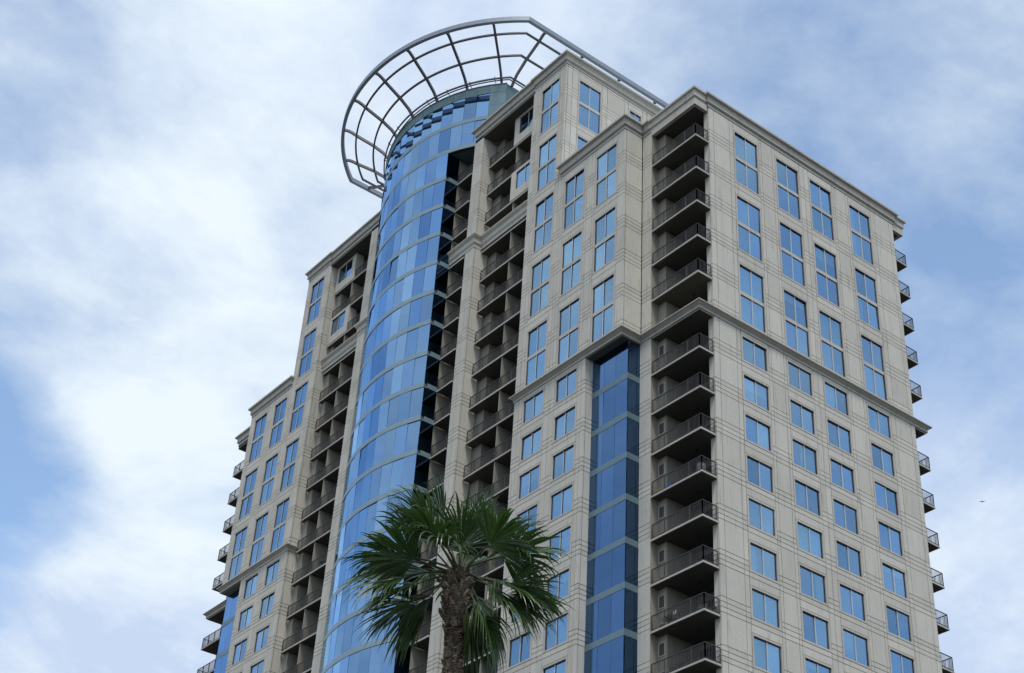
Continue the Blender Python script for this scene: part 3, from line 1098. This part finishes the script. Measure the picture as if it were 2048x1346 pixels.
# metal cladding: fascia, blank end panels, straight returns
ea = [-43.0, -36.67] + [e for e in edgesT[1:-1]] + [36.67, 43.0]
for a, b in zip(ea[:-1], ea[1:]):
    drum_panel('cladding_panel', drum, a, b, 103.42, 104.4, R + 0.03, 'cladding', 0.0, 0.012, 0.05)
    drum_panel('cladding_panel', drum, a, b, 104.40, 104.46, R + 0.05, 'cladding', 0.0, 0.0, 0.12)
for sgn in (-1, 1):
    a, b = sorted((sgn * 36.67, sgn * 43.0))
    for z0, z1 in ((97.5, 100.2), (100.22, 101.85), (101.87, 103.4)):
        drum_panel('cladding_panel', drum, a, b, z0, z1, R + 0.02, 'cladding', 0.0, 0.012, 0.05)
for mir in ('', 'y'):
    xs, ys = dpt(-43.0)
    for i in range(8):
        for z0, z1 in ((98.6, 101.85), (101.87, 104.4)):
            q = MB(); q.box(xs + i * 1.4 + 0.012, xs + (i + 1) * 1.4 - 0.012, ys, ys + 0.05, z0, z1, 'cladding', mir)
            q.build('cladding_panel', drum)

# ---- steel ring crown
crown = MB()
for k in range(-3, 4):
    a = 13.65 * k + 0.3
    p = dpt(a, R - 0.25)
    crown.tube([(p[0], p[1], 104.35), (p[0], p[1], 104.85)], 0.10, 'steel', 8)
crown = crown.build('roof_crown', T)


def ring_path(r, z, aend, n=44):
    pts = []
    yend = r * math.sin(RAD(aend))
    xs_ = 24.0
    pts.append((xs_, YC - yend, z))
    for i in range(n + 1):
        a = -aend + 2 * aend * i / n
        x, y = dpt(a, r); pts.append((x, y, z))
    pts.append((xs_, YC + yend, z))
    return pts


def add_ring(r, z, aend, w, h, mat='steel'):
    b = MB()
    P = [Vector(p) for p in ring_path(r, z, aend)]
    n = len(P); i0 = 0
    for k in range(n):
        d1 = (P[k] - P[k - 1]).normalized() if k > 0 else (P[1] - P[0]).normalized()
        d2 = (P[k + 1] - P[k]).normalized() if k < n - 1 else d1
        n1 = Vector((d1.y, -d1.x, 0)); n2 = Vector((d2.y, -d2.x, 0))
        off = (n1 + n2) / (1 + n1.dot(n2))
        for sx, sz in ((-1, -1), (1, -1), (1, 1), (-1, 1)):
            b.v.append(tuple(P[k] + off * (sx * w / 2) + Vector((0, 0, sz * h / 2))))
    for k in range(n - 1):
        for j in range(4):
            b.f.append((k * 4 + j, k * 4 + (j + 1) % 4, k * 4 + 4 + (j + 1) % 4, k * 4 + 4 + j)); b.mi.append(b.mat(mat))
    b.f += [(0, 1, 2, 3), ((n - 1) * 4 + 3, (n - 1) * 4 + 2, (n - 1) * 4 + 1, (n - 1) * 4)]; b.mi += [0, 0]
    return b.build('ring', crown, True)


add_ring(19.22, 107.80, 50.6, 0.32, 0.50)
add_ring(17.85, 107.45, 49.8, 0.17, 0.17, 'steel_dark')
add_ring(15.98, 106.48, 48.0, 0.17, 0.17, 'steel_dark')
add_ring(14.72, 104.95, 44.2, 0.13, 0.13, 'steel_dark')
add_ring(14.35, 105.05, 43.6, 0.09, 0.09, 'steel_dark')
SP = [(19.1, 107.68), (18.75, 107.70), (18.3, 107.50), (17.85, 107.22), (15.98, 106.24), (14.95, 105.52), (14.45, 104.95), (14.15, 104.45)]
for k in range(-3, 4):
    a = 13.65 * k + 0.3
    b = MB()
    c, s_ = math.cos(RAD(a)), math.sin(RAD(a))
    for (r0, z0), (r1, z1) in zip(SP[:-1], SP[1:]):
        b.beam((*dpt(a, r0), z0), (*dpt(a, r1), z1), 0.20, 0.26, 'steel_dark')
    b.build('spoke', crown)
for mir in ('', 'y'):
    for xs_ in (2.05, 6.6, 11.2, 15.8, 20.4):
        b = MB()
        yy = lambda r: mp((0, YC - r, 0), mir)[1]
        q = [(14.75, 107.68), (14.4, 107.70), (13.75, 107.22), (11.9, 106.24), (10.6, 105.3), (10.1, 104.6), (9.95, 104.3)]
        for (r0, z0), (r1, z1) in zip(q[:-1], q[1:]):
            b.beam((xs_, yy(r0), z0), (xs_, yy(r1), z1), 0.20, 0.26, 'steel_dark')
        b.build('spoke', crown)
for i in range(-4, 5):
    a = 9.6 * i
    b = MB()
    b.beam((*dpt(a, 14.78), 104.9), (*dpt(a, 14.2), 104.75), 0.05, 0.05, 'steel_dark')
    b.beam((*dpt(a, 14.78), 104.72), (*dpt(a, 14.78), 105.15), 0.06, 0.06, 'steel_dark')
    b.build('bracket', crown)

# ---- small things on the roof
f = MB()
f.box(0.25, 0.45, 18.6, 22.2, 98.85, 99.15, 'flashing'); f.box(0.25, 0.45, 22.3, 23.8, 98.85, 99.12, 'flashing')
f.box(0.25, 0.45, 24.6, 26.2, 98.85, 99.1, 'flashing')
f.box(0.2, 2.4, 5.85, 6.0, 85.86, 86.06, 'flashing')
f.build('roof_flashing', T)
f = MB(); f.tube([(0.5, 42.9, 98.8), (0.5, 42.9, 100.2)], 0.02, 'frame', 6); f.build('antenna', T)
f = MB(); f.tube([(0.4, 18.2, 98.8), (0.4, 18.2, 99.7)], 0.015, 'frame', 6); f.build('antenna', T)

# ------------------------------------------------------------------ things on the balconies
def chair(name, loc, rz, label, cat, cloth, group=None):
    t = tag(empty(name, loc, rz), label, cat, group)
    b = MB(); b.box(-0.28, 0.28, -0.28, 0.28, 0.38, 0.48, cloth); b.build('seat', t)
    b = MB(); b.beam((0, 0.27, 0.48), (0, 0.42, 1.0), 0.54, 0.07, cloth, up=(0, 1, 0)); b.build('backrest', t)
    for sx in (-1, 1):
        for sy in (-1, 1):
            b = MB(); b.beam((sx * 0.24, sy * 0.24, 0.38), (sx * 0.27, sy * 0.28, 0), 0.04, 0.04, 'rail', up=(0, 1, 0)); b.build('leg', t)
        b = MB(); b.beam((sx * 0.30, -0.26, 0.64), (sx * 0.30, 0.30, 0.66), 0.06, 0.04, 'rail'); b.build('armrest', t)
    return t


def fl(k): return ZL - H * k + 0.135


# pale urn at the corner of one balcony
t = tag(empty('planter', (2.15, 0.45, fl(9))), 'stout grey ribbed planter urn at the corner of a balcony railing', 'planter')
b = MB()
for i in range(16):
    pass
b.tube([(0, 0, 0), (0, 0, 0.12), (0, 0, 0.45), (0, 0, 0.62), (0, 0, 0.70)], [0.20, 0.25, 0.30, 0.26, 0.29], 'clay', 14)
b.build('pot', t)
b = MB(); b.tube([(0, 0, 0.69), (0, 0, 0.73)], [0.24, 0.22], 'bark', 12); b.build('soil', t)
chair('patio_chair', (2.45, 2.5, fl(1)), -1.2, 'dark patio chair with a pale cushion behind the second highest corner balcony railing', 'chair', 'white_cloth', 'chairs on the corner balconies')
chair('patio_chair', (2.5, 3.3, fl(13)), -1.6, 'dark patio chair low behind the lowest corner balcony railing', 'chair', 'dark_cloth', 'chairs on the corner balconies')
chair('patio_chair', (2.5, 0.9, fl(12)), -0.9, 'dark patio chair at the corner of the second lowest corner balcony', 'chair', 'dark_cloth', 'chairs on the corner balconies')


def plant(loc, label, hgt, group):
    t = tag(empty('potted_plant', loc), label, 'plant', group)
    b = MB(); b.tube([(0, 0, 0), (0, 0, 0.3)], [0.12, 0.17], 'clay', 10); b.build('pot', t)
    b = MB()
    r_ = random.Random(hash(label) % 1000 if False else len(label))
    for i in range(46):
        az = r_.uniform(0, 6.28); el = r_.uniform(0.3, 1.4); L = hgt * r_.uniform(0.5, 1.0)
        d = Vector((math.cos(az) * math.cos(el), math.sin(az) * math.cos(el), math.sin(el)))
        sd2 = d.cross(Vector((0, 0, 1))).normalized() * 0.035
        p0 = Vector((0, 0, 0.3)); p1 = p0 + d * L * 0.6; p2 = p0 + d * L + Vector((0, 0, -0.15 * L))
        j = len(b.v)
        b.v += [tuple(p0), tuple(p1 + sd2), tuple(p2), tuple(p1 - sd2)]
        b.f.append((j, j + 1, j + 2, j + 3)); b.mi.append(b.mat('leafy'))
    b.build('foliage', t)
    return t


plant((2.2, 3.45, fl(12)), 'leafy potted plant by the louver on the second lowest corner balcony', 0.8, 'plants on the balconies')
plant((2.9, 0.45, fl(12)), 'bushy potted plant beside the column on the second lowest corner balcony', 0.6, 'plants on the balconies')
plant((1.2, 24.3, fl(0)), 'dark potted plant on the balcony just under the mid cornice', 0.6, 'plants on the balconies')
b = MB(); b.box(-0.5, 0.5, -0.22, 0.22, 0, 0.32, 'blue')
tag(b.build('storage_box', loc=(2.3, 3.1, fl(9))), 'low blue storage box behind the railing left of the grey planter urn', 'box')
# pale towels hanging on a drying rack
t = tag(empty('drying_rack', (2.15, 3.0, fl(12))), 'small drying rack with white towels on the second lowest corner balcony', 'rack')
b = MB(); b.beam((0, -0.35, 0.95), (0, 0.35, 0.95), 0.025, 0.025, 'rail')
for sy in (-0.35, 0.35):
    b.beam((-0.2, sy, 0), (0, sy, 0.95), 0.025, 0.025, 'rail'); b.beam((0.2, sy, 0), (0, sy, 0.95), 0.025, 0.025, 'rail')
b.build('frame', t)
for sy in (-0.12, 0.08):
    b = MB(); b.box(-0.02, 0.02, sy - 0.03, sy + 0.03, 0.72, 0.97, 'white_cloth'); b.build('towel', t)


def table(loc, label, group):
    t = tag(empty('patio_table', loc), label, 'table', group)
    b = MB(); b.tube([(0, 0, 0.70), (0, 0, 0.74)], 0.45, 'dark_cloth', 18); b.build('table_top', t)
    b = MB(); b.tube([(0, 0, 0.04), (0, 0, 0.70)], 0.04, 'rail', 8); b.build('stem', t)
    b = MB(); b.tube([(0, 0, 0), (0, 0, 0.04)], [0.28, 0.24], 'rail', 14); b.build('foot', t)


table(mp((1.4, 22.6, fl(6)), 'y'), 'round dark patio table on a left wing balcony below the belt course', None)

chair('patio_chair', mp((1.4, 23.2, fl(5) + 0.02), 'y'), -1.6, 'dark chair on a left wing balcony level with the belt course', 'chair', 'dark_cloth', 'chairs on the wing balconies')
chair('patio_chair', mp((1.4, 20.0, fl(3) + 0.02), 'y'), -1.3, 'dark chair on a left wing balcony two storeys above the belt course', 'chair', 'dark_cloth', 'chairs on the wing balconies')
chair('patio_chair', (1.4, 20.2, fl(5) + 0.02), -1.4, 'dark chair on the balcony just left of the near end of the belt course', 'chair', 'dark_cloth', 'chairs on the wing balconies')
plant(mp((1.3, 23.6, fl(7) + 0.02), 'y'), 'dark leafy plant on a left wing balcony two storeys below the belt course', 0.7, 'plants on the balconies')
chair('patio_chair', (2.6, 1.6, fl(7)), -1.4, 'dark patio chair on the second corner balcony below the belt course', 'chair', 'dark_cloth', 'chairs on the corner balconies')
chair('patio_chair', (2.45, 2.9, fl(3)), -1.8, 'dark patio chair on the fourth corner balcony from the roof', 'chair', 'dark_cloth', 'chairs on the corner balconies')
# bird
t = tag(empty('bird', (50.2, 13.0, 74.25), 0.6), 'tiny dark bird flying in the sky right of the tower', 'bird')
t.scale = (0.5, 0.5, 0.5)
b = MB(); b.tube([(-0.32, 0, 0), (-0.18, 0, 0.03), (0.05, 0, 0.03), (0.22, 0, 0.05), (0.32, 0, 0.04)], [0.02, 0.06, 0.085, 0.06, 0.015], 'bird', 8); b.build('body', t)
for sy in (-1, 1):
    b = MB()
    v0 = [(0.14, sy * 0.05, 0.06), (0.10, sy * 0.32, 0.14), (-0.02, sy * 0.62, 0.06), (-0.10, sy * 0.32, 0.11), (-0.12, sy * 0.05, 0.05)]
    b.v += v0 + [(x, y, z + 0.02) for x, y, z in v0]
    b.f += [(0, 1, 2, 3, 4), (9, 8, 7, 6, 5)] + [(i, (i + 1) % 5, 5 + (i + 1) % 5, 5 + i) for i in range(5)]
    b.mi += [b.mat('bird')] * 7
    b.build('wing', t, True)

# ------------------------------------------------------------------ palm in the foreground
PD = 24.0
def cam_pt(u, v, horiz):
    """a point on the line of sight through the trunk, at a horizontal distance (used once, to stand the palm)"""
    d = FW * F_PX + RT * (u - 1024) - UP * (v - 673)
    return CAM + d * (horiz / math.hypot(d.x, d.y))


HUB = cam_pt(917, 1150, PD)
low = cam_pt(906, 1346, PD)
lean = (low - HUB) / (low.z - HUB.z)
BASE = HUB + Vector((lean.x * -HUB.z * 0.5, lean.y * -HUB.z * 0.5, -HUB.z))
palm = tag(empty('palm_tree', BASE), 'tall fan palm with a shaggy trunk and drooping green fronds before the tower', 'tree')
hub = HUB - BASE
prn = random.Random(21)


def trunk_pt(z):
    t_ = z / hub.z
    return Vector((hub.x * t_ * t_ * 0.4 + hub.x * t_ * 0.6, hub.y * t_ * t_ * 0.4 + hub.y * t_ * 0.6, z))


def trunk_r(z):
    dz = hub.z - z
    if dz < 0: return 0.10
    if dz < 0.35: return 0.14 + dz * 0.10
    if dz < 1.0: return 0.175
    return 0.150 + 0.06 * min(1, max(0, (dz - 3) / 9))


b = MB()
zs = [0.0]
while zs[-1] < hub.z + 0.1: zs.append(zs[-1] + (0.05 if zs[-1] > hub.z - 3 else 0.4))
NT = 22
for z in zs:
    c = trunk_pt(z); r = trunk_r(z)
    for j in range(NT):
        t_ = 2 * math.pi * j / NT
        rr = r * (1 + prn.uniform(-0.09, 0.09))
        b.v.append((c.x + rr * math.cos(t_), c.y + rr * math.sin(t_), z + prn.uniform(-0.015, 0.015)))
for k in range(len(zs) - 1):
    for j in range(NT):
        b.f.append((k * NT + j, k * NT + (j + 1) % NT, (k + 1) * NT + (j + 1) % NT, (k + 1) * NT + j)); b.mi.append(b.mat('bark'))
b.build('trunk', palm)
# leaf bases left on the trunk
bootm = []
for vv in range(4):
    b = MB()
    w = 0.055 + 0.012 * vv; L = 0.17 + 0.02 * vv
    pts = [(-w, 0.0, 0), (w, 0.0, 0), (w * 0.75, -0.05, L * 0.6), (w * 0.35, -0.075, L), (-w * 0.45, -0.07, L * 0.95), (-w * 0.8, -0.045, L * 0.55)]
    b.v += pts + [(x, y + 0.035, z) for x, y, z in pts]
    n = 6
    b.f += [tuple(range(n)), tuple(range(2 * n - 1, n - 1, -1))] + [(i, (i + 1) % n, n + (i + 1) % n, n + i) for i in range(n)]
    b.mi += [b.mat('boot')] * (n + 2)
    bootm.append(b.mesh('leaf_base', True))
for i in range(150):
    z = hub.z - 0.02 - i * 0.0072 - (0 if i < 105 else (i - 105) * 0.022)
    a = i * 2.39996
    c = trunk_pt(z - 0.1); r = trunk_r(z) * (0.98 if i < 105 else 0.93)
    o = link('leaf_base', bootm[i % 4], palm, (c.x + r * math.cos(a), c.y + r * math.sin(a), z - 0.12), a + math.pi / 2)
    o.rotation_euler[0] = prn.uniform(-0.05, 0.35) if i < 105 else prn.uniform(-0.05, 0.12)
    o.rotation_euler[1] = prn.uniform(-0.35, 0.35)
    s_ = prn.uniform(0.85, 1.3) * (1.0 if i < 105 else 0.6)
    o.scale = (s_, s_, s_)
# fibre mat lower down the trunk
b = MB()
for i in range(2600):
    z = hub.z - prn.uniform(0.6, 3.2); a = prn.uniform(0, 6.283); c = trunk_pt(z); r = trunk_r(z) * 0.98
    p = Vector((c.x + r * math.cos(a), c.y + r * math.sin(a), z))
    tn = Vector((-math.sin(a), math.cos(a), 0)); nr = Vector((math.cos(a), math.sin(a), 0))
    q = p + tn * prn.uniform(-0.10, 0.10) + Vector((0, 0, prn.uniform(-0.05, 0.07))) + nr * prn.uniform(0.01, 0.035)
    wv = Vector((0, 0, prn.uniform(0.006, 0.014)))
    j = len(b.v); b.v += [tuple(p - wv), tuple(q), tuple(p + wv)]; b.f.append((j, j + 1, j + 2)); b.mi.append(b.mat('boot'))
tag(b.build('fibre', palm), kind='stuff')

VR = Vector((RT.x, RT.y, 0)).normalized()        # to the right of the viewer, level
VC = Vector((-FW.x, -FW.y, 0)).normalized()      # towards the viewer, level


def frond(d0, plen, blen, droop, spread, mat='frond', nseg=28, seed=0):
    """one fan leaf: arching stalk, pleated blade, split drooping tips"""
    r_ = random.Random(seed)
    b = MB()
    d = Vector(d0).normalized()
    p = Vector(hub) + Vector((0, 0, r_.uniform(-0.12, 0.08)))
    pts = [p.copy()]
    N = 8
    for i in range(N):
        d = (d + Vector((0, 0, -droop * 0.055))).normalized()
        p = p + d * (plen / N); pts.append(p.copy())
    b.tube(pts, [0.030 - 0.018 * i / N for i in range(N + 1)], 'petiole' if mat == 'frond' else mat, 5, cap=False, sx=1.4, sy=0.7)
    side = d.cross(Vector((0, 0, 1)))
    side = side.normalized() if side.length > 0.05 else VR.copy()
    up_ = side.cross(d).normalized()
    roll = r_.uniform(-0.8, 0.8)
    side, up_ = (side * math.cos(roll) + up_ * math.sin(roll)), (up_ * math.cos(roll) - side * math.sin(roll))
    # costa runs on into the blade, segments leave it fanwise
    for i in range(nseg):
        f = (i + 0.5) / nseg * 2 - 1
        th = f * spread
        L = blen * (0.72 + 0.30 * math.cos(th * 0.8)) * r_.uniform(0.88, 1.08)
        q = pts[-1] + d * (0.10 * (1 - abs(f)))
        dirv = (d * math.cos(th) + side * math.sin(th) + up_ * (0.22 * abs(math.sin(th)) - 0.02 + r_.uniform(-0.04, 0.04))).normalized()
        wd = up_.cross(dirv).normalized()
        hw0 = 0.5 * (2 * spread / nseg) * 1.3
        split = r_.uniform(0.42, 0.66)
        fall = droop * (r_.uniform(0.5, 1.4) if r_.random() < 0.75 else r_.uniform(1.6, 2.6))
        S = 12
        i0 = len(b.v)
        for k in range(S + 1):
            s_ = k / S
            rad = s_ * L
            hw = hw0 * min(rad, split * L) if s_ <= split else hw0 * split * L * max(0.02, (1 - (s_ - split) / (1 - split)) ** 0.8) * 0.85
            hw = max(hw, 0.0022)
            up2 = wd.cross(dirv); 
            pleat = up_ * (hw * 0.75)
            b.v += [tuple(q - wd * hw), tuple(q + pleat), tuple(q + wd * hw)]
            bend = (0.018 + (0.27 * ((s_ - split) / (1 - split)) ** 0.7 if s_ > split else 0.0)) * fall
            dirv = (dirv + Vector((0, 0, -bend)) + Vector((r_.uniform(-1, 1), r_.uniform(-1, 1), 0)) * 0.02).normalized()
            w2 = wd - dirv * wd.dot(dirv)
            wd = w2.normalized() if w2.length > 1e-4 else wd
            q = q + dirv * (L / S)
        mi_ = b.mat(mat)
        for k in range(S):
            a_ = i0 + k * 3
            b.f += [(a_, a_ + 1, a_ + 4, a_ + 3), (a_ + 1, a_ + 2, a_ + 5, a_ + 4)]
            b.mi += [mi_, mi_]
    return b.build('frond', palm)


def dv(right, up_, near): return VR * right + Vector((0, 0, up_)) + VC * near


FR = [  # right, up, near, stalk, blade, droop, spread
    (-0.70, 0.95, 0.10, 0.95, 1.00, 1.1, 1.7), (-0.30, 1.15, -0.1, 0.95, 1.00, 1.1, 1.7), (0.30, 1.25, 0.05, 0.95, 0.95, 0.6, 1.3),
    (0.62, 0.95, -0.2, 0.95, 1.00, 1.0, 1.7), (0.95, 0.70, 0.15, 1.00, 1.00, 1.1, 1.7), (-1.05, 0.62, -0.1, 1.05, 0.95, 1.3, 1.3),
    (-1.0, 0.05, 0.25, 1.05, 1.05, 1.1, 1.4), (-0.95, -0.22, -0.2, 0.95, 1.00, 1.2, 1.4), (1.0, 0.16, 0.2, 1.10, 1.05, 1.6, 1.4),
    (1.0, 0.30, -0.3, 1.0, 1.00, 1.3, 1.5), (0.80, -0.15, 0.30, 0.85, 1.10, 1.8, 1.5), (-0.75, -0.45, 0.05, 0.85, 1.0, 1.4, 1.3),
    (-0.45, 0.70, 0.55, 0.90, 1.0, 1.6, 1.7), (0.45, 0.62, 0.60, 0.85, 1.0, 1.6, 1.7),
    (-0.80, 0.35, 0.45, 0.95, 1.0, 1.5, 1.6), (0.85, 0.40, 0.35, 0.95, 1.0, 1.5, 1.6), (-0.6, 0.6, -0.7, 0.95, 1.0, 1.1, 1.7),
    (0.0, 0.5, -1.0, 0.95, 1.0, 1.2, 1.7), (0.62, -0.45, -0.2, 0.80, 1.05, 1.9, 1.4),
    (0.75, -0.62, 0.10, 0.75, 1.05, 1.9, 1.3), 
    (-0.90, 0.42, 0.10, 0.95, 1.0, 1.2, 1.6), (0.35, 0.85, -0.55, 0.95, 1.0, 1.0, 1.7), (0.15, 1.35, -0.2, 0.85, 0.85, 0.4, 1.0),
    (0.62, -0.85, -0.10, 0.70, 1.0, 2.0, 1.2), (-0.45, 0.95, 0.20, 0.9, 0.95, 1.2, 1.4),
    (-0.66, -0.55, 0.22, 0.80, 1.0, 1.4, 1.3), (0.50, -0.92, -0.30, 0.80, 1.0, 1.8, 1.2), (0.62, -0.55, 0.38, 0.78, 1.05, 1.7, 1.4), (0.42, -0.80, -0.05, 0.62, 1.0, 1.9, 1.2),
    (-1.0, -0.02, 0.05, 0.80, 1.05, 1.3, 1.5), (1.0, 0.0, 0.25, 0.85, 1.05, 1.5, 1.5),
    (-0.25, 0.80, 0.70, 0.60, 0.95, 1.7, 1.7), (0.02, 1.10, 0.42, 0.50, 0.85, 1.6, 1.6),
    (0.95, -0.02, -0.15, 1.0, 1.0, 1.7, 1.4),
]
for i, (r_, u_, n_, pl, bl, dr, sp) in enumerate(FR):
    frond(dv(r_, u_, n_), pl * prn.uniform(0.78, 1.12), bl * prn.uniform(0.88, 1.18), dr * prn.uniform(0.6, 1.15), sp * prn.uniform(0.72, 0.95), seed=100 + i)
frond(dv(0.50, -1.1, 0.1), 0.55, 0.7, 2.2, 0.7, 'dead_frond', 18, 401)
